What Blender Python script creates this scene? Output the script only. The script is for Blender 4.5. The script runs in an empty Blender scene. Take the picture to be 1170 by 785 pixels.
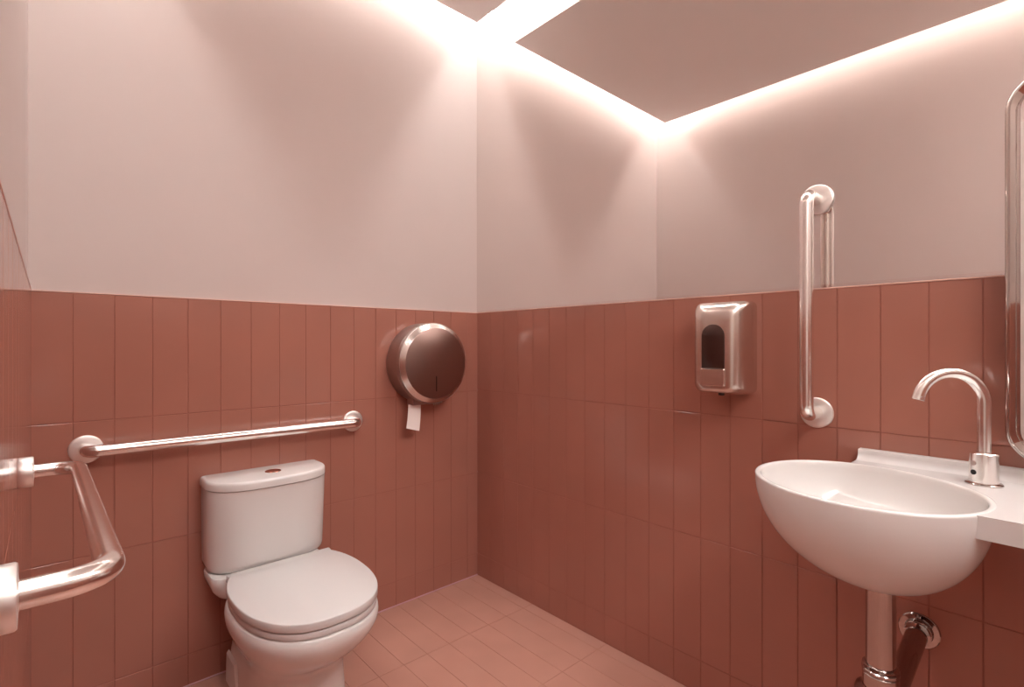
import bpy, bmesh, math, random
from mathutils import Vector, Matrix
random.seed(4)
SC = bpy.context.scene
COL = SC.collection
PI = math.pi

# ------------------------------------------------------------------ layout (metres)
CAM = (0.0, 0.0, 1.1754)
YAW = 0.7366
XR, YB, XL, YF = 1.6222, 2.0513, -0.0335, -0.95     # faces of the tiling: right, back, left, front
ZT = 1.329                                          # top of the tiling
TT = 0.008                                          # tile thickness
ZC = 2.690                                          # underside of the dropped ceiling
ZU = 2.875                                          # soffit above the light cove
PX0, PX1, PY0, PY1 = 0.104, 1.505, -0.70, 1.905     # dropped ceiling outline


# ------------------------------------------------------------------ materials
def nd(nt, kind, **kw):
    n = nt.nodes.new(kind)
    for k, v in kw.items():
        n.inputs[k].default_value = v
    return n


def mat(name, color, rough=0.4, metal=0.0, spec=0.5, coat=0.0, coat_rough=0.1,
        var=0.0, var_scale=3.0, bump=0.0, bump_scale=200.0, rough_var=0.0, stretch=None, ior=1.5):
    m = bpy.data.materials.new(name)
    m.use_nodes = True
    nt = m.node_tree
    b = nt.nodes['Principled BSDF']
    b.inputs['Base Color'].default_value = (*color, 1)
    b.inputs['Roughness'].default_value = rough
    b.inputs['Metallic'].default_value = metal
    b.inputs['Specular IOR Level'].default_value = spec
    b.inputs['IOR'].default_value = ior
    b.inputs['Coat Weight'].default_value = coat
    b.inputs['Coat Roughness'].default_value = coat_rough
    tc = nt.nodes.new('ShaderNodeTexCoord')
    mp = nt.nodes.new('ShaderNodeMapping')
    if stretch:
        mp.inputs['Scale'].default_value = stretch
    nt.links.new(tc.outputs['Object'], mp.inputs['Vector'])
    if var > 0:
        n = nd(nt, 'ShaderNodeTexNoise', Scale=var_scale, Detail=3.0)
        nt.links.new(mp.outputs['Vector'], n.inputs['Vector'])
        r = nt.nodes.new('ShaderNodeValToRGB')
        r.color_ramp.elements[0].position = 0.3
        r.color_ramp.elements[1].position = 0.7
        r.color_ramp.elements[0].color = (*[c * (1 - var) for c in color], 1)
        r.color_ramp.elements[1].color = (*[min(1, c * (1 + var)) for c in color], 1)
        nt.links.new(n.outputs['Fac'], r.inputs['Fac'])
        nt.links.new(r.outputs['Color'], b.inputs['Base Color'])
    if rough_var > 0:
        n = nd(nt, 'ShaderNodeTexNoise', Scale=var_scale * 4, Detail=2.0)
        nt.links.new(mp.outputs['Vector'], n.inputs['Vector'])
        r = nt.nodes.new('ShaderNodeMapRange')
        r.inputs['To Min'].default_value = max(0.02, rough - rough_var)
        r.inputs['To Max'].default_value = rough + rough_var
        nt.links.new(n.outputs['Fac'], r.inputs['Value'])
        nt.links.new(r.outputs['Result'], b.inputs['Roughness'])
    if bump > 0:
        n = nd(nt, 'ShaderNodeTexNoise', Scale=bump_scale, Detail=3.0)
        nt.links.new(mp.outputs['Vector'], n.inputs['Vector'])
        u = nd(nt, 'ShaderNodeBump', Strength=bump, Distance=0.002)
        nt.links.new(n.outputs['Fac'], u.inputs['Height'])
        nt.links.new(u.outputs['Normal'], b.inputs['Normal'])
    return m


def emit(name, color, strength):
    m = bpy.data.materials.new(name)
    m.use_nodes = True
    nt = m.node_tree
    nt.nodes.clear()
    e = nd(nt, 'ShaderNodeEmission', Strength=strength)
    e.inputs['Color'].default_value = (*color, 1)
    o = nt.nodes.new('ShaderNodeOutputMaterial')
    nt.links.new(e.outputs[0], o.inputs[0])
    return m


M_plaster = mat('pink_plaster', (0.58, 0.49, 0.46), 0.55, spec=0.35, var=0.015, bump=0.02, bump_scale=350)
M_plaster_sheen = mat('pink_satin_plaster', (0.58, 0.49, 0.46), 0.28, spec=0.5, var=0.015)
M_ceil = mat('ceiling_paint', (0.86, 0.82, 0.795), 0.7, spec=0.3, var=0.01)
M_tile = mat('terracotta_wall_tile', (0.375, 0.157, 0.116), 0.14, var=0.03, var_scale=4, rough_var=0.03, bump=0.02, bump_scale=9)
M_floor = mat('terracotta_floor_tile', (0.455, 0.228, 0.176), 0.36, var=0.05, var_scale=7, rough_var=0.06)
M_grout = mat('terracotta_grout', (0.31, 0.115, 0.083), 0.7, spec=0.2, var=0.05, var_scale=30)
M_trim = mat('pale_pink_edge_trim', (0.72, 0.45, 0.38), 0.35)
M_seal = mat('mauve_silicone_bead', (0.55, 0.3, 0.33), 0.4)
M_ceram = mat('white_glazed_ceramic', (0.71, 0.685, 0.665), 0.06, var=0.008)
M_plastic = mat('white_seat_plastic', (0.63, 0.605, 0.59), 0.25, var=0.006)
M_solid = mat('white_solid_surface', (0.64, 0.615, 0.60), 0.22, var=0.008)
M_steel = mat('satin_stainless_steel', (0.92, 0.88, 0.85), 0.2, metal=1.0, bump=0.03, bump_scale=90, stretch=(1, 1, 1))
M_brush = mat('brushed_steel_plate', (0.90, 0.86, 0.83), 0.45, metal=1.0, bump=0.06, bump_scale=120)
M_case = mat('brushed_steel_casing', (0.46, 0.375, 0.345), 0.34, metal=1.0, bump=0.03, bump_scale=160, stretch=(1, 1, 0.05))
M_cover = mat('bronzed_steel_cover', (0.33, 0.235, 0.21), 0.3, metal=1.0, bump=0.02, bump_scale=160)
M_soap = mat('brushed_soap_casing', (0.72, 0.63, 0.58), 0.27, metal=1.0, bump=0.03, bump_scale=160, stretch=(1, 1, 0.05))
M_pipe = mat('dark_chrome_pipe', (0.46, 0.40, 0.38), 0.05, metal=1.0, rough_var=0.02)
M_chrome = mat('polished_chrome', (0.60, 0.54, 0.51), 0.05, metal=1.0, rough_var=0.02)
M_dark = mat('dark_smoked_plastic', (0.045, 0.018, 0.014), 0.2, var=0.02)
M_black = mat('black_recess', (0.008, 0.004, 0.004), 0.6, var=0.02)
M_button = mat('bronze_flush_button', (0.42, 0.2, 0.15), 0.2, metal=1.0, rough_var=0.03)
M_paper = mat('toilet_paper', (0.86, 0.78, 0.74), 0.9, spec=0.1, bump=0.1, bump_scale=300)
M_mirror = mat('mirror_silvering', (0.86, 0.82, 0.80), 0.012, metal=1.0, rough_var=0.004)
M_bevel = mat('mirror_bevel', (0.84, 0.76, 0.73), 0.05, metal=1.0)
M_door = mat('pale_door_paint', (0.66, 0.62, 0.58), 0.4, var=0.01)
M_fgrout = mat('floor_grout', (0.405, 0.197, 0.150), 0.6, var=0.03, var_scale=30)
LEDC = (1.0, 0.99, 0.97)
M_led = emit('led_strip_glow', LEDC, 27.0)


# ------------------------------------------------------------------ mesh helpers
def obj(name, bm, material, parent=None, smooth=True, angle=35, bevel=0.0, segs=2, subsurf=0):
    me = bpy.data.meshes.new(name)
    bmesh.ops.recalc_face_normals(bm, faces=bm.faces[:])
    bm.to_mesh(me)
    bm.free()
    mats = material if isinstance(material, (list, tuple)) else [material]
    for m in mats:
        me.materials.append(m)
    if smooth:
        for p in me.polygons:
            p.use_smooth = True
        me.set_sharp_from_angle(angle=math.radians(angle))
    o = bpy.data.objects.new(name, me)
    COL.objects.link(o)
    if parent is not None:
        o.parent = parent
        o.matrix_parent_inverse = Matrix.Translation(parent.location).inverted()
    if bevel > 0:
        b = o.modifiers.new('bevel', 'BEVEL')
        b.width = bevel
        b.segments = segs
        b.limit_method = 'ANGLE'
        b.angle_limit = math.radians(40)
        b.harden_normals = False
    if subsurf:
        s = o.modifiers.new('subsurf', 'SUBSURF')
        s.levels = s.render_levels = subsurf
    return o


def thing(name, label, cat, loc, group=None):
    o = bpy.data.objects.new(name, None)
    o.empty_display_size = 0.1
    COL.objects.link(o)
    o.location = loc
    o['label'] = label
    o['category'] = cat
    if group:
        o['group'] = group
    return o


def tag(o, label, cat, group=None):
    o['label'] = label
    o['category'] = cat
    if group:
        o['group'] = group
    return o


def struct(o):
    o['kind'] = 'structure'
    return o


def box(bm, x0, x1, y0, y1, z0, z1):
    v = [bm.verts.new(p) for p in ((x0, y0, z0), (x1, y0, z0), (x1, y1, z0), (x0, y1, z0),
                                   (x0, y0, z1), (x1, y0, z1), (x1, y1, z1), (x0, y1, z1))]
    for f in ((0, 3, 2, 1), (4, 5, 6, 7), (0, 1, 5, 4), (1, 2, 6, 5), (2, 3, 7, 6), (3, 0, 4, 7)):
        bm.faces.new([v[i] for i in f])
    return bm


def loft(bm, rings, cap0=True, cap1=True, closed=True):
    vr = [[bm.verts.new(p) for p in r] for r in rings]
    n = len(vr[0])
    for a, b in zip(vr, vr[1:]):
        for i in range(n if closed else n - 1):
            j = (i + 1) % n
            bm.faces.new((a[i], a[j], b[j], b[i]))
    if cap0:
        bm.faces.new(vr[0][::-1])
    if cap1:
        bm.faces.new(vr[-1])
    return bm


def frame(d):
    d = Vector(d).normalized()
    a = Vector((0, 0, 1)) if abs(d.z) < 0.9 else Vector((1, 0, 0))
    u = d.cross(a).normalized()
    return d, u, d.cross(u).normalized()


def lathe(bm, origin, axis, prof, n=48, cap0=True, cap1=True):
    """prof: list of (distance along axis, radius)"""
    d, u, w = frame(axis)
    o = Vector(origin)
    rings = []
    for t, r in prof:
        rings.append([o + d * t + (u * math.cos(2 * PI * i / n) + w * math.sin(2 * PI * i / n)) * r for i in range(n)])
    return loft(bm, rings, cap0, cap1)


def bend_path(pts, rad, steps=8):
    """polyline with rounded corners"""
    P = [Vector(p) for p in pts]
    out = [P[0]]
    for i in range(1, len(P) - 1):
        a = (P[i - 1] - P[i]).normalized()
        b = (P[i + 1] - P[i]).normalized()
        ang = a.angle(b)
        t = rad / math.tan(ang / 2)
        c = P[i] + (a + b).normalized() * (rad / math.sin(ang / 2))
        s, e = P[i] + a * t - c, P[i] + b * t - c
        tot = s.angle(e)
        ax = s.cross(e).normalized()
        for k in range(steps + 1):
            out.append(c + Matrix.Rotation(tot * k / steps, 3, ax) @ s)
    out.append(P[-1])
    return out


def tube(bm, path, r, n=20, caps=True):
    P = [Vector(p) for p in path]
    d, u, w = frame(P[1] - P[0])
    rings = []
    prev = d
    for i, p in enumerate(P):
        if i == 0:
            t = (P[1] - P[0]).normalized()
        elif i == len(P) - 1:
            t = (P[-1] - P[-2]).normalized()
        else:
            t = ((P[i + 1] - p).normalized() + (p - P[i - 1]).normalized()).normalized()
        q = prev.rotation_difference(t)
        u = (q @ u).normalized()
        w = t.cross(u).normalized()
        prev = t
        rr = r[i] if isinstance(r, (list, tuple)) else r
        rings.append([p + (u * math.cos(2 * PI * k / n) + w * math.sin(2 * PI * k / n)) * rr for k in range(n)])
    return loft(bm, rings, caps, caps)


def tiling(lines_a, lines_z, place, gap=0.0008, ch=0.0012, depth=0.0018, thick=0.008, jit_k=0.6):
    """stack-bonded tiles with chamfered edges over a grout bed; place(a, z, d) -> point, d = depth behind the face.
    material 0 = tile, 1 = grout"""
    bm = bmesh.new()
    for a0, a1 in zip(lines_a, lines_a[1:]):
        for z0, z1 in zip(lines_z, lines_z[1:]):
            jit = random.uniform(-0.00012, 0.00012) * jit_k
            tl = [random.uniform(-0.0001, 0.0001) * jit_k for _ in range(4)]
            e0 = -ch - gap if a0 == lines_a[0] else 0.0     # tiles run into the corners without a joint
            e1 = -ch - gap if a1 == lines_a[-1] else 0.0
            a0, a1 = a0 + e0, a1 - e1
            outer = [(a0 + gap, z0 + gap), (a1 - gap, z0 + gap), (a1 - gap, z1 - gap), (a0 + gap, z1 - gap)]
            mid = [(a0 + gap + ch * .35, z0 + gap + ch * .35), (a1 - gap - ch * .35, z0 + gap + ch * .35),
                   (a1 - gap - ch * .35, z1 - gap - ch * .35), (a0 + gap + ch * .35, z1 - gap - ch * .35)]
            g2 = gap + ch
            inn = [(a0 + g2, z0 + g2), (a1 - g2, z0 + g2), (a1 - g2, z1 - g2), (a0 + g2, z1 - g2)]
            vo = [bm.verts.new(place(a, z, depth)) for a, z in outer]
            vm = [bm.verts.new(place(a, z, 0.0006 + jit + t)) for (a, z), t in zip(mid, tl)]
            vi = [bm.verts.new(place(a, z, 0.0 + jit + t)) for (a, z), t in zip(inn, tl)]
            for A, B in ((vo, vm), (vm, vi)):
                for i in range(4):
                    j = (i + 1) % 4
                    bm.faces.new((A[i], A[j], B[j], B[i]))
            bm.faces.new(vi)
    # grout bed: a slab just behind the faces
    A0, A1, Z0, Z1 = lines_a[0], lines_a[-1], lines_z[0], lines_z[-1]
    c = [[place(a, z, d) for a, z in ((A0, Z0), (A1, Z0), (A1, Z1), (A0, Z1))] for d in (0.0016, thick)]
    f = [bm.verts.new(p) for p in c[0]]
    g = [bm.verts.new(p) for p in c[1]]
    fs = [bm.faces.new(f), bm.faces.new(g[::-1])]
    for i in range(4):
        j = (i + 1) % 4
        fs.append(bm.faces.new((f[j], f[i], g[i], g[j])))
    for q in fs:
        q.material_index = 1
    return bm


# ------------------------------------------------------------------ the room shell
WT = 0.10
b = bmesh.new(); box(b, XL - TT - WT, XR + TT + WT, YB + TT, YB + TT + WT, 0, ZU)
wall_back = struct(obj('wall_back', b, M_plaster, smooth=False))
b = bmesh.new(); box(b, XR + TT, XR + TT + WT, YF - TT, YB + TT, 0, ZU)
wall_right = struct(obj('wall_right', b, M_plaster, smooth=False))
b = bmesh.new(); box(b, XL - TT - WT, XL - TT, YF - TT, YB + TT, 0, ZU)
wall_left = struct(obj('wall_left', b, M_plaster_sheen, smooth=False))
b = bmesh.new(); box(b, XL - TT - WT, XR + TT + WT, YF - TT - WT, YF - TT, 0, ZU)
wall_front = struct(obj('wall_front', b, M_plaster, smooth=False))

rows = [0.0, 0.108, 0.519, 0.935, ZT]
rows_r = [0.0, 0.112, 0.524, 0.941, ZT]
# back wall: full tiles counted from the cut tile in the right corner
xa = [XR]
x = XR - 0.0637
while x > XL + 0.002:
    xa.append(x); x -= 0.1
xa.append(XL); xa = xa[::-1]
obj('wall_tiling', tiling(xa, rows, lambda a, z, d: (a, YB + d, z)), [M_tile, M_grout], wall_back, smooth=False)
ya = [YB]
y = YB - 0.1031
while y > YF + 0.01:
    ya.append(y); y -= 0.1
ya.append(YF); ya = ya[::-1]
obj('wall_tiling', tiling(ya, rows_r, lambda a, z, d: (XR + d, a, z)), [M_tile, M_grout], wall_right, smooth=False)
obj('wall_tiling', tiling(ya, rows_r, lambda a, z, d: (XL - d, a, z), jit_k=0.15), [M_tile, M_grout], wall_left, smooth=False)
obj('wall_tiling', tiling(xa, rows, lambda a, z, d: (a, YF - d, z)), [M_tile, M_grout], wall_front, smooth=False)

# pale edge profiles capping the tiling, one per wall
def edge_trim(name, x0, x1, y0, y1):
    bb = bmesh.new(); box(bb, x0, x1, y0, y1, ZT + 0.0002, ZT + 0.0036)
    return struct(obj(name, bb, M_trim, bevel=0.001, segs=2))
edge_trim('trim_1', XL, XR, YB - 0.0006, YB + TT)
edge_trim('trim_2', XR - 0.0006, XR + TT, YF, YB - 0.0008)
edge_trim('trim_3', XL - TT, XL + 0.0006, YF, YB - 0.0008)

# floor: bed plus tiles laid long side towards the back wall
b = bmesh.new(); box(b, XL - TT - WT, XR + TT + WT, YF - TT - WT, YB + TT + WT, -0.12, -0.002)
floor = struct(obj('floor', b, M_grout, smooth=False))
yf = [YB]
y = 1.654
while y > YF + 0.01:
    yf.append(y); y -= 0.415
yf.append(YF); yf = yf[::-1]
xf = [XL]
x = 0.067
while x < XR - 0.01:
    xf.append(x); x += 0.1
xf.append(XR)
obj('floor_tiling', tiling(xf, yf, lambda a, z, d: (a, z, -d), gap=0.0006, ch=0.0008, depth=0.0012, thick=0.002),
    [M_floor, M_fgrout], floor, smooth=False)
# pale door with its frame at the near end of the left wall, beside the viewer
b = bmesh.new()
box(b, XL - 0.004, XL + 0.004, -0.74, 0.118, 0.004, 2.08)
door = struct(obj('door_1', b, M_door, smooth=False, bevel=0.002))
b = bmesh.new()
lathe(b, (XL + 0.004, -0.66, 1.03), (1, 0, 0), [(0, 0.025), (0.006, 0.025), (0.008, 0.011), (0.04, 0.011)], 24)
tube(b, bend_path([(XL + 0.04, -0.66, 1.03), (XL + 0.055, -0.66, 1.03), (XL + 0.055, -0.55, 1.03)], 0.012, 6), 0.0095, 16)
obj('door_handle', b, M_steel, door)
b = bmesh.new()
box(b, XL - 0.004, XL + 0.008, 0.121, 0.185, 0.004, 2.15)
box(b, XL - 0.004, XL + 0.008, -0.807, -0.743, 0.004, 2.15)
box(b, XL - 0.004, XL + 0.008, -0.743, 0.121, 2.083, 2.15)
struct(obj('trim_5', b, M_door, smooth=False, bevel=0.002))
# sealant bead along the foot of the back wall
b = bmesh.new(); box(b, XL, XR, YB - 0.005, YB, 0.0, 0.005)
struct(obj('trim_4', b, M_seal, bevel=0.003, segs=2))

# soffit above the cove and the dropped ceiling that hides the light strips
b = bmesh.new(); box(b, XL - TT - WT, XR + TT + WT, YF - TT - WT, YB + TT + WT, ZU, ZU + 0.1)
struct(obj('ceiling', b, M_ceil, smooth=False))
b = bmesh.new(); box(b, PX0, PX1, PY0, PY1, ZC, ZC + 0.03)
box(b, 0.55, 0.95, -0.2, 1.2, ZC + 0.03, ZU)
dropped = struct(obj('ceiling_panel', b, M_ceil, smooth=False, bevel=0.002))

# LED strips in the cove, one along each wall; the unseen front one is widened and lowered for fill
def led(x0, x1, y0, y1, label, k=1.0, z=ZU - 0.012):
    m = M_led if k == 1.0 else emit('led_strip_glow_%d' % int(k * 100), LEDC, 27.0 * k)
    bb = bmesh.new(); box(bb, x0, x1, y0, y1, z, ZU)
    return tag(obj('led_strip', bb, m, smooth=False), label, 'light', 'led strips in the ceiling cove')
led(-0.02, 1.58, 2.007, 2.055, 'glowing light strip in the ceiling slot along the back wall', 1.0)
led(-0.038, 0.010, -0.73, 1.95, 'glowing light strip in the ceiling slot along the left wall', 1.0)
led(1.573, 1.621, -0.73, 1.95, 'glowing light strip in the ceiling slot above the wall mirror', 1.0)
led(0.02, 1.56, -0.950, -0.745, 'added wide fill light strip in the ceiling slot behind the viewer', 0.8, ZC + 0.012)  # added unseen fill, made wide and flush to brighten the room from behind

# full-width mirror above the tiling on the right wall
b = bmesh.new()
my0, my1, mz0, mz1, mx = YF + 0.02, YB + TT - 0.0005, ZT + 0.004, ZU - 0.03, XR + TT
c = 0.009
o4 = [(my0, mz0), (my1, mz0), (my1, mz1), (my0, mz1)]
i4 = [(my0 + c, mz0 + c), (my1 - 0.0005, mz0 + c), (my1 - 0.0005, mz1 - c), (my0 + c, mz1 - c)]
vb = [b.verts.new((mx - 0.0002, y, z)) for y, z in o4]
vo = [b.verts.new((mx - 0.0057, y, z)) for y, z in o4]
vi = [b.verts.new((mx - 0.006, y, z)) for y, z in i4]
b.faces.new(vb)
for A, B in ((vb, vo), (vo, vi)):
    for i in range(4):
        j = (i + 1) % 4
        f = b.faces.new((A[i], A[j], B[j], B[i])); f.material_index = 1
b.faces.new(vi)
tag(obj('wall_mirror', b, [M_mirror, M_bevel], smooth=False),
    'large frameless wall mirror filling the right wall above the tiles', 'mirror')


# ------------------------------------------------------------------ grab rails
def flange(parent, centre, axis, RT, r=0.043):
    bb = bmesh.new()
    lathe(bb, centre, axis, [(0.0, r), (0.004, r), (0.0055, r - 0.0012), (0.0066, r - 0.004), (0.0072, RT + 0.006), (0.0074, RT + 0.001)], 48)
    obj('flange', bb, M_brush, parent, angle=40)

def sleeve(parent, centre, axis, RT):
    bb = bmesh.new()
    lathe(bb, centre, axis, [(0.0, 0.0225), (0.0015, 0.0235), (0.0165, 0.0235), (0.018, 0.0225), (0.0185, RT + 0.001), (0.019, RT)], 48)
    obj('sleeve', bb, M_brush, parent, angle=40)

def grab_rail(label, p0, p1, normal, off, mount=flange, RT=0.0185):
    n = Vector(normal)
    a, c_ = Vector(p0), Vector(p1)
    t = thing('grab_rail', label, 'grab rail', a)
    bb = bmesh.new()
    path = bend_path([a + n * 0.004, a + n * off, c_ + n * off, c_ + n * 0.004], 0.030, 10)
    tube(bb, path, RT, 24)
    obj('rail', bb, M_steel, t, angle=60)
    mount(t, a, n, RT)
    mount(t, c_, n, RT)
    return t

grab_rail('horizontal steel grab rail on the back wall behind the white toilet',
          (0.089, YB, 0.850), (0.954, YB, 0.849), (0, -1, 0), 0.060)
grab_rail('steel grab rail on the left wall reaching toward the viewer, nearest of the rails',
          (XL, 1.110, 0.973), (XL, 0.508, 0.9955), (1, 0, 0), 0.0720, sleeve, 0.0105)
grab_rail('upright steel grab rail on the right wall beside the soap dispenser',
          (XR, 0.498, 1.583), (XR, 0.498, 0.979), (-1, 0, 0), 0.084, flange, 0.0175)

# ------------------------------------------------------------------ jumbo paper dispenser
DX, DZ, DR = 1.290, 1.087, 0.181
t = thing('paper_dispenser', 'round brushed metal jumbo toilet paper dispenser on the back wall', 'dispenser', (DX, YB, DZ - DR))
ax = (0, -1, 0)
b = bmesh.new()
lathe(b, (DX, YB, DZ), ax, [(0.0, DR - 0.002), (0.004, DR), (0.092, DR), (0.094, DR - 0.0016), (0.096, DR)], 96, cap1=False)
lathe(b, (DX, YB, DZ), ax, [(0.0955, DR), (0.103, DR), (0.107, DR - 0.001), (0.110, DR - 0.0035)], 96, False, False)
obj('casing', b, M_case, t, angle=30)
b = bmesh.new()
lathe(b, (DX, YB, DZ), ax, [(0.110, DR - 0.0035), (0.1135, DR - 0.007), (0.124, DR - 0.021), (0.1265, DR - 0.0235)], 96, False, False)
obj('rim', b, M_soap, t, angle=50)
b = bmesh.new()
lathe(b, (DX, YB, DZ), ax, [(0.100, DR - 0.0225), (0.1262, DR - 0.0235), (0.1268, DR - 0.025)], 96)
cover = obj('cover', b, M_cover, t, angle=30)
b = bmesh.new()
box(b, DX - 0.0032, DX + 0.0032, YB - 0.1275, YB - 0.12, DZ - 0.126, DZ - 0.057)
obj('level_slot', b, M_black, cover, bevel=0.002)
# serrated exit lip under the drum
b = bmesh.new()
box(b, DX - 0.095, DX + 0.06, YB - 0.085, YB - 0.035, DZ - DR - 0.004, DZ - DR + 0.030)
for k in range(4):
    xx = DX + 0.040 - k * 0.0095
    v = [b.verts.new(p) for p in ((xx, YB - 0.0855, DZ - DR - 0.0035), (xx + 0.0055, YB - 0.0855, DZ - DR - 0.0035), (xx + 0.0028, YB - 0.0855, DZ - DR - 0.0135))]
    w = [b.verts.new((q.co.x, YB - 0.0805, q.co.z)) for q in v]
    b.faces.new(v); b.faces.new(w[::-1])
    for i in range(3):
        j = (i + 1) % 3
        b.faces.new((v[j], v[i], w[i], w[j]))
obj('tear_bar', b, M_case, t, bevel=0.001)
# the hanging end of the roll, gently curled
b = bmesh.new()
rings = []
for k in range(13):
    s = k / 12
    z = DZ - DR - 0.002 - 0.102 * s
    yy = YB - 0.060 - 0.010 * s * s
    dx = -0.015 * s * s
    cells = []
    for q in range(9):
        u = q / 8
        bow = 0.003 * math.sin(PI * u) * s + 0.004 * s * (u - .5)
        cells.append((1.186 + dx + 0.064 * u, yy - bow, z - 0.018 * u * s))
    back = [(p[0], p[1] + 0.0006, p[2]) for p in cells[::-1]]
    rings.append(cells + back)
loft(b, rings)
tag(obj('toilet_paper', b, M_paper, angle=50), 'short strip of white toilet paper hanging below the round dispenser', 'toilet paper')

# ------------------------------------------------------------------ soap dispenser
SY, SZ0, SZ1 = 0.748, 1.020, 1.306
t = thing('soap_dispenser', 'brushed metal soap dispenser with dark window on the right tiled wall', 'dispenser', (XR, SY, SZ0))
def rrect(hy, hz, r, n=6):
    pts = []
    for cy_, cz_, a0 in ((hy - r, hz - r, 0), (-hy + r, hz - r, 90), (-hy + r, -hz + r, 180), (hy - r, -hz + r, 270)):
        for k in range(n + 1):
            a = math.radians(a0 + 90 * k / n)
            pts.append((cy_ + r * math.cos(a), cz_ + r * math.sin(a)))
    return pts
b = bmesh.new()
rings = []
zc = (SZ0 + SZ1) / 2
for d, hy, dz0, dz1, r in ((0.0, 0.084, 0.0, 0.0, 0.018), (0.055, 0.0815, 0.0, -0.001, 0.02), (0.080, 0.0775, 0.002, -0.004, 0.024),
                           (0.097, 0.0700, 0.004, -0.011, 0.028), (0.107, 0.0615, 0.007, -0.021, 0.028), (0.1125, 0.051, 0.012, -0.033, 0.024),
                           (0.1145, 0.040, 0.018, -0.044, 0.02)):
    z0, z1 = SZ0 + dz0, SZ1 + dz1
    rings.append([(XR - d, SY + p[0], (z0 + z1) / 2 + p[1]) for p in rrect(hy, (z1 - z0) / 2, r)])
loft(b, rings)
obj('casing', b, M_soap, t, angle=50)
# arched dark level window
b = bmesh.new()
def arch(hw, z0, z1, n=14):
    pts = [(-hw, z0), (hw, z0)]
    for k in range(n + 1):
        a = PI * k / n
        pts.append((hw * math.cos(a), z1 - hw + hw * 1.0 * math.sin(a)))
    return pts
wy = SY + 0.0005
A = arch(0.036, 1.100, 1.234)
loft(b, [[(XR - 0.1135, wy + p[0], p[1]) for p in A], [(XR - 0.1158, wy + p[0], p[1]) for p in A],
         [(XR - 0.1166, wy + p[0] * .97, 1.167 + (p[1] - 1.167) * .985) for p in A]])
obj('window', b, M_dark, t, angle=40)
# push lever under the window
b = bmesh.new()
loft(b, [[(XR - 0.108, wy + p[0] * 1.0, 1.0725 + p[1]) for p in rrect(0.0385, 0.0265, 0.004)],
         [(XR - 0.1200, wy + p[0], 1.0725 + p[1]) for p in rrect(0.0385, 0.0265, 0.004)],
         [(XR - 0.1225, wy + p[0] * .95, 1.0725 + p[1] * .93) for p in rrect(0.0385, 0.0265, 0.004)]])
obj('push_lever', b, M_soap, t, angle=40)
b = bmesh.new()
lathe(b, (XR - 0.085, SY - 0.012, SZ0 - 0.004), (0, 0, 1), [(0, 0.007), (0.001, 0.009), (0.012, 0.010)], 20)
obj('nozzle', b, M_dark, t)

# ------------------------------------------------------------------ toilet
TX = 0.604
t = thing('toilet', 'white close-coupled toilet with closed lid against the back wall', 'toilet', (TX, 1.70, 0.0))
def spow(v, e):
    return math.copysign(abs(v) ** e, v)
def outline(a, yf_, yb_, yc, nf=2.4, nb=5.0, n=72, sx=0.0):
    pts = []
    for k in range(n):
        th = 2 * PI * k / n
        cx_, sy = math.cos(th), math.sin(th)
        if sy <= 0:
            pts.append((TX + a * spow(cx_, 2 / nf), yc + (yc - yf_) * spow(sy, 2 / nf)))
        else:
            pts.append((TX + a * spow(cx_, 2 / nb), yc + (yb_ - yc) * spow(sy, 2 / nb)))
    return pts
b = bmesh.new()
rings = []
for z, a, y0, y1, yc, nf, nb in (
        (0.000, 0.148, 1.575, 1.990, 1.74, 2.6, 8), (0.012, 0.150, 1.572, 1.992, 1.74, 2.6, 8), (0.06, 0.147, 1.574, 1.992, 1.74, 2.6, 8),
        (0.120, 0.143, 1.572, 1.990, 1.74, 2.5, 8), (0.165, 0.142, 1.560, 1.980, 1.73, 2.4, 7), (0.195, 0.147, 1.532, 1.960, 1.72, 2.4, 6),
        (0.222, 0.158, 1.492, 1.945, 1.71, 2.3, 5), (0.250, 0.172, 1.452, 1.93, 1.70, 2.3, 5), (0.280, 0.188, 1.418, 1.92, 1.69, 2.3, 3.2),
        (0.310, 0.2005, 1.394, 1.91, 1.685, 2.35, 2.8), (0.335, 0.2060, 1.380, 1.90, 1.68, 2.4, 2.6), (0.352, 0.2065, 1.377, 1.90, 1.68, 2.4, 2.6),
        (0.366, 0.203, 1.380, 1.90, 1.68, 2.4, 2.6), (0.371, 0.198, 1.385, 1.895, 1.68, 2.4, 2.6)):
    rings.append([(p[0], p[1], z) for p in outline(a, y0, y1, yc, nf, nb)])
loft(b, rings)
# shelf behind the seat that carries the cistern
srings = []
for z, g in ((0.318, 0.045), (0.335, 0.022), (0.355, 0.008), (0.380, 0.001), (0.398, 0.0), (0.404, 0.003)):
    srings.append([(0.577 + p[0], 1.959 + p[1], z) for p in rrect(0.180 - g, 0.089 - g * .35, 0.045, 8)])
loft(b, srings)
bowl = obj('bowl', b, M_ceram, t, angle=45)
# moulded relief on the flank of the pedestal
b = bmesh.new()
for z, s in ((0.0, 0),):
    v = [(TX - 0.1495, 1.80, 0.02), (TX - 0.1495, 1.955, 0.02), (TX - 0.1475, 1.955, 0.13), (TX - 0.1475, 1.845, 0.13)]
    w = [(p[0] - 0.004, p[1] + dy, p[2] + dz) for p, dy, dz in zip(v, (.008, -.008, -.008, .006), (.008, .008, -.008, -.008))]
    vv = [[(p[0] + .006, p[1], p[2]) for p in v], w]
    loft(b, vv)
obj('flank_panel', b, M_ceram, t, bevel=0.002)

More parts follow.
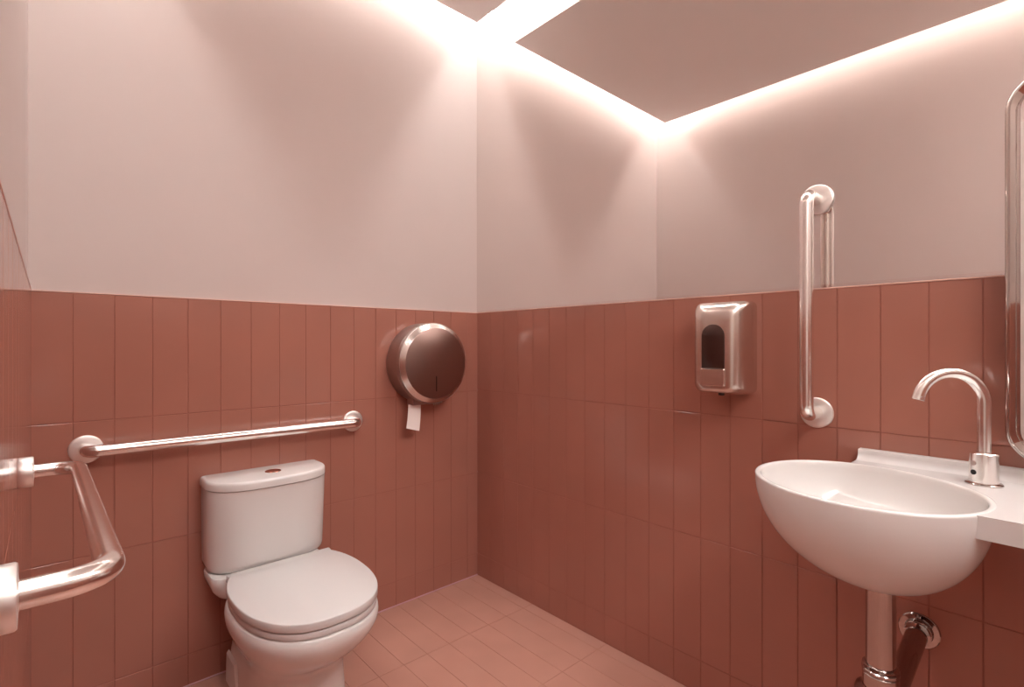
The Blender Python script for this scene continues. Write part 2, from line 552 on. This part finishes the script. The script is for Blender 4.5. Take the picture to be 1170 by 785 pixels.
# seat ring (under the lid) and lid, both with the stepped hinge end
def lid_outline(grow=0.0, n=40):
    a, yc, bl = 0.2025 + grow, 1.680, 0.300 + grow
    pts = []
    for k in range(n + 1):
        th = -PI * k / n           # right side -> front -> left side
        pts.append((TX + a * spow(math.cos(th), 2 / 2.45), yc + bl * spow(math.sin(th), 2 / 2.45)))
    rear = [(0.2015, 1.705), (0.1985, 1.735), (0.1935, 1.765), (0.1865, 1.793), (0.179, 1.815), (0.1735, 1.828), (0.1685, 1.836), (0.1695, 1.845), (0.1715, 1.856), (0.171, 1.864)]
    left = [(TX - (x_ + grow), y_) for x_, y_ in rear]
    right = [(TX + (x_ + grow), y_) for x_, y_ in rear[::-1]]
    return pts + left + right
def plate(z0, z1, grow, r=0.003):
    bb = bmesh.new()
    loft(bb, [[(p[0], p[1], z) for p in lid_outline(g)] for z, g in
              ((z0, grow - r), (z0 + r * .4, grow - r * .3), (z0 + r, grow), (z1 - r, grow), (z1 - r * .4, grow - r * .3), (z1, grow - r))])
    return bb
obj('seat', plate(0.3725, 0.3915, -0.003), M_plastic, t, angle=50)
obj('lid', plate(0.3955, 0.4205, 0.0), M_plastic, t, angle=50)
for s in (-1, 1):
    b = bmesh.new()
    lathe(b, (TX + s * 0.085, 1.861, 0.3735), (0, 0, 1), [(0, 0.014), (0.020, 0.014), (0.0215, 0.0125)], 24)
    obj('hinge', b, M_plastic, t)

# cistern with bowed front, overhanging lid and round push button
CX = 0.591
def cist(hw, yback, yfront, ycorner, r=0.03, n=24):
    """flat back, gently bowed front between rounded sides"""
    pts = [(CX + hw - 0.012, yback), (CX - hw + 0.012, yback), (CX - hw + .003, yback - .004), (CX - hw, yback - 0.014)]
    # left side going forward, then elliptical shoulder to the bowed front
    def half(sgn):
        out = []
        for k in range(n + 1):
            th = PI / 2 * k / n
            xx = hw * spow(math.cos(th), 2 / 3.2)
            yy = ycorner - (ycorner - yfront) * spow(math.sin(th), 2 / 2.0)
            out.append((CX + sgn * xx, yy))
        return out
    L = half(-1)
    R = half(1)[::-1]
    return pts + L + R[1:] + [(CX + hw, yback - 0.014), (CX + hw - .003, yback - .004)]
b = bmesh.new()
R_ = []
for z, g in ((0.406, 0.016), (0.4085, 0.009), (0.416, 0.0045), (0.428, 0.0025), (0.50, 0.0015), (0.684, 0.0)):
    R_.append([(p[0], p[1], z) for p in cist(0.1975 - g, 2.044, 1.850 + g + (0.684 - z) * 0.085, 1.955 + (0.684 - z) * 0.05)])
loft(b, R_)
obj('cistern', b, M_ceram, t, angle=40)
b = bmesh.new()
R_ = []
for z, g in ((0.6865, 0.003), (0.688, 0.0), (0.706, 0.0), (0.712, 0.0015), (0.7155, 0.0045), (0.7165, 0.009)):
    R_.append([(p[0], p[1], z) for p in cist(0.2005 - g, 2.046 - g, 1.842 + g, 1.965)])
loft(b, R_)
lidc = obj('cistern_lid', b, M_ceram, t, angle=40)
b = bmesh.new()
lathe(b, (0.603, 1.945, 0.7150), (0, 0, 1), [(0, 0.027), (0.0022, 0.027), (0.0035, 0.0255), (0.003, 0.0235)], 40)
btn = obj('flush_button', b, M_button, lidc)
btn['label'] = 'round bronze-tinted push button'

# ------------------------------------------------------------------ washbasin with side counter
ZR = 0.870
BX, BY = 1.330, 0.310
F = (0.2125, -0.0019, 0.0095, -0.0063, 0.0088)
def rim_r(th):
    return F[0] + F[1] * math.cos(th) + F[2] * math.sin(th) + F[3] * math.cos(2 * th) + F[4] * math.sin(2 * th)
DRX, DRY = 1.330, 0.285          # drain position
t = thing('washbasin', 'white half-round washbasin with side counter on the right wall', 'washbasin', (XR, BY, ZR - 0.24))
NB = 96
ths = [2 * PI * k / NB for k in range(NB)]
rim = [(BX + rim_r(a) * math.cos(a), BY + rim_r(a) * math.sin(a)) for a in ths]
def scaled(f, z, inset=0.0):
    """rim outline pulled towards the drain by factor f"""
    out = []
    for (xx, yy), a in zip(rim, ths):
        xx -= inset * math.cos(a); yy -= inset * math.sin(a)
        w = f
        cx0 = BX * f + DRX * (1 - f); cy0 = BY * f + DRY * (1 - f)
        out.append((cx0 + (xx - BX) * f, cy0 + (yy - BY) * f, z))
    return out
b = bmesh.new()
DEP = 0.215
rings = []
for k in range(0, 25):
    ph = PI / 2 * (0.10 + 0.90 * k / 24)
    f = math.sin(ph) ** 0.92
    z = ZR - 0.006 - (DEP - 0.006) * math.cos(ph) ** 1.0
    rings.append(scaled(f, z))
rings.append(scaled(1.0, ZR - 0.003))
rings.append(scaled(1.0, ZR - 0.0008, 0.0015))
rings.append(scaled(1.0, ZR, 0.004))
rings.append(scaled(1.0, ZR, 0.009))
rings.append(scaled(1.0, ZR - 0.0012, 0.0115))
rings.append(scaled(1.0, ZR - 0.004, 0.0130))
for k in range(1, 25):
    ph = PI / 2 * (1 - 0.94 * k / 24)
    f = math.sin(ph) ** 0.85
    z = ZR - 0.004 - (DEP - 0.06) * math.cos(ph)
    rings.append(scaled(f, z, 0.0135))
loft(b, rings)
obj('basin', b, M_ceram, t, angle=40)
b = bmesh.new()
lathe(b, (DRX, DRY, ZR - DEP + 0.054), (0, 0, 1), [(0, 0.03), (0.004, 0.03), (0.006, 0.026), (0.004, 0.016), (0.0035, 0.0)][:4], 32)
obj('drain', b, M_chrome, t)

# counter slab: rectangle with the basin's outline cut out of it
SXF, SY1, SY0, SXW = 1.228, 0.392, -0.60, XR - 0.001
def on_rim(a, g=0.0):
    return (BX + (rim_r(a) + g) * math.cos(a), BY + (rim_r(a) + g) * math.sin(a))
arc = []
cut = -0.004
a_hi = next(a for a in [0.9 - 0.005 * i for i in range(300)] if on_rim(a, cut)[1] <= SY1)
a_lo = next(a for a in [-PI / 2 - 0.005 * i for i in range(300)] if on_rim(a, cut)[0] <= SXF)
for k in range(49):
    arc.append(on_rim(a_hi + (a_lo - a_hi) * k / 48, cut))
poly = [(SXW, SY1)] + arc + [(SXF, arc[-1][1] - 0.001), (SXF, SY0), (SXW, SY0)]
b = bmesh.new()
zt, zb = ZR - 0.001, ZR - 0.043
loft(b, [[(p[0], p[1], zb) for p in poly], [(p[0], p[1], zt) for p in poly]])
obj('counter', b, M_solid, t, smooth=False)
# upstand with a small coved foot
b = bmesh.new()
prof = [(XR - 0.0005, zt), (XR - 0.046, zt), (XR - 0.040, zt + 0.001), (XR - 0.034, zt + 0.004), (XR - 0.0285, zt + 0.0095), (XR - 0.026, zt + 0.017),
        (XR - 0.0255, zt + 0.0225), (XR - 0.024, zt + 0.0255), (XR - 0.021, zt + 0.0265), (XR - 0.0005, zt + 0.0265)]
loft(b, [[(p[0], SY1, p[1]) for p in prof], [(p[0], SY0, p[1]) for p in prof]])
obj('upstand', b, M_solid, t, angle=40)

# waste pipe
t = thing('waste_pipe', 'chrome bottle trap and waste pipe below the washbasin', 'pipe', (DRX, DRY, 0.30))
b = bmesh.new()
lathe(b, (DRX, DRY, ZR - DEP + 0.003), (0, 0, -1), [(0.0, 0.0275), (0.004, 0.0285), (0.008, 0.0275), (0.14, 0.0275), (0.185, 0.0275)], 40)
obj('drain_tube', b, M_pipe, t, angle=35)
b = bmesh.new()
lathe(b, (DRX, DRY, 0.486), (0, 0, -1), [(0.0, 0.0275), (0.002, 0.033), (0.006, 0.034), (0.009, 0.0325), (0.011, 0.0345), (0.016, 0.0345), (0.019, 0.032), (0.021, 0.0335),
                                         (0.05, 0.0335), (0.055, 0.045), (0.06, 0.047), (0.18, 0.047), (0.19, 0.043)], 40)
obj('bottle_trap', b, M_pipe, t, angle=35)
ES = Vector((XR, 0.267, 0.456))
b = bmesh.new()
P0 = Vector((DRX + 0.012, DRY, 0.370))
path = bend_path([P0, Vector((1.42, 0.278, 0.39)), Vector((1.545, 0.2655, 0.452)), ES - Vector((0.001, 0, 0))], 0.03, 8)
tube(b, [P0, Vector((DRX + 0.06, 0.281, 0.374)), ES - Vector((0.045, -0.001, 0.006)), ES - Vector((0.002, 0, 0))], 0.0225, 32)
obj('outlet_pipe', b, M_pipe, t, angle=60)
b = bmesh.new()
lathe(b, ES, (-1, 0, 0), [(0.0, 0.043), (0.003, 0.043), (0.005, 0.041), (0.006, 0.030), (0.012, 0.0275), (0.014, 0.0285), (0.020, 0.0285), (0.022, 0.026), (0.024, 0.0275), (0.029, 0.0275), (0.031, 0.024)], 40)
obj('wall_flange', b, M_pipe, t, angle=35)

# ------------------------------------------------------------------ sensor tap
FX, FY = 1.512, 0.137
t = thing('sensor_tap', 'curved steel sensor tap standing on the basin counter', 'tap', (FX, FY, zt))
b = bmesh.new()
lathe(b, (FX, FY, zt), (0, 0, 1), [(0, 0.0325), (0.0025, 0.0325), (0.004, 0.031), (0.0045, 0.026)], 48)
obj('base_ring', b, M_chrome, t)
b = bmesh.new()
lathe(b, (FX, FY, zt + 0.0042), (0, 0, 1), [(0, 0.0252), (0.0625, 0.0252), (0.0645, 0.0235), (0.0655, 0.020)], 48)
body = obj('body', b, M_steel, t, angle=35)
sd = Vector((-0.72, -0.69, 0)).normalized()       # the sensor eyes look out past the bowl's near side
sd = Vector((-0.80, 0.60, 0)).normalized()
for k, (dz, mm) in enumerate(((0.047, M_case), (0.027, M_black))):
    b = bmesh.new()
    lathe(b, Vector((FX, FY, zt + dz)) + sd * 0.0232, sd, [(0, 0.0055), (0.0032, 0.0055), (0.0036, 0.005)], 20)
    obj('sensor_eye', b, mm, body)
ang = math.radians(131)
dv = Vector((math.cos(ang), math.sin(ang), 0))
A0 = Vector((FX, FY, zt + 0.066))
zc_, rr = 1.045, 0.066
path = [A0, Vector((FX, FY, 0.98))]
for k in range(0, 29):
    a = PI * k / 28 * 0.93
    path.append(Vector((FX, FY, zc_)) + dv * (rr - rr * math.cos(a)) + Vector((0, 0, rr * math.sin(a))))
b = bmesh.new()
tube(b, path, 0.0124, 28)
obj('spout', b, M_steel, t, angle=60)
end = path[-1]; dirn = (path[-1] - path[-2]).normalized()
b = bmesh.new()
lathe(b, end, dirn, [(0, 0.0124), (0.002, 0.0128), (0.008, 0.0128), (0.009, 0.0118)], 28)
obj('aerator', b, M_steel, t, angle=35)

# ------------------------------------------------------------------ framed mirror over the basin, running out of the picture
MX, MZ0, MZ1, MY1, MY0 = 1.572, 0.912, 1.759, 0.108, -0.46
t = thing('framed_mirror', 'mirror in a rounded steel frame over the basin at the right edge', 'mirror', (XR, (MY0 + MY1) / 2, MZ0))
def rr_path(y0, y1, z0, z1, r, n=12):
    pts = []
    for cy_, cz_, a0 in ((y1 - r, z1 - r, 0), (y0 + r, z1 - r, 90), (y0 + r, z0 + r, 180), (y1 - r, z0 + r, 270)):
        for k in range(n + 1):
            a = math.radians(a0 + 90 * k / n)
            pts.append((cy_ + r * math.cos(a), cz_ + r * math.sin(a)))
    return pts
outer = rr_path(MY0, MY1, MZ0, MZ1, 0.075)
cyM, czM = (MY0 + MY1) / 2, (MZ0 + MZ1) / 2
def inset(d):
    return rr_path(MY0 + d, MY1 - d, MZ0 + d, MZ1 - d, 0.075 - d)
b = bmesh.new()
prof = [(0.0, 0.002), (0.008, 0.0), (0.013, 0.0015), (0.0165, 0.006), (0.0165, 0.0095), (0.013, 0.0135), (0.006, 0.021), (-0.001, 0.0255), (-0.004, 0.026), (-0.006, 0.020), (-0.006, 0.006)]
rings = [[(MX - dx, p[0], p[1]) for p in inset(di)] for dx, di in prof]
vr = [[b.verts.new(p) for p in r] for r in rings]
n = len(vr[0])
for a_, b_ in zip(vr, vr[1:] + vr[:1]):
    for i in range(n):
        j = (i + 1) % n
        b.faces.new((a_[i], a_[j], b_[j], b_[i]))
obj('frame', b, M_chrome, t, angle=40)
b = bmesh.new()
g = inset(0.0245)
loft(b, [[(MX + 0.005, p[0], p[1]) for p in g], [(MX - 0.001, p[0], p[1]) for p in g]])
obj('glass', b, M_mirror, t, smooth=False)
for zz in (1.05, 1.62):
    b = bmesh.new()
    box(b, MX + 0.004, XR, cyM - 0.03, cyM + 0.03, zz - 0.02, zz + 0.02)
    obj('wall_bracket', b, M_brush, t, bevel=0.003)

# ------------------------------------------------------------------ world, camera, view
w = bpy.data.worlds.new('world')
SC.world = w
w.use_nodes = True
w.node_tree.nodes['Background'].inputs['Color'].default_value = (0.02, 0.015, 0.012, 1)
w.node_tree.nodes['Background'].inputs['Strength'].default_value = 0.0

cam = bpy.data.cameras.new('camera')
cam.sensor_fit = 'HORIZONTAL'
cam.sensor_width = 36.0
cam.lens = 586.05 / 1170 * 36.0
cam.clip_start = 0.005
co = bpy.data.objects.new('camera', cam)
COL.objects.link(co)
co.location = CAM
co.rotation_euler = (PI / 2, 0, -YAW)
SC.camera = co

SC.view_settings.view_transform = 'Standard'
SC.view_settings.look = 'None'
SC.view_settings.gamma = 1.0
SC.view_settings.use_curve_mapping = False
SC.view_settings.exposure = 0.41
SC.cycles.max_bounces = 14
SC.cycles.diffuse_bounces = 8
SC.cycles.glossy_bounces = 8
SC.cycles.sample_clamp_indirect = 8.0
SC.cycles.use_denoising = True
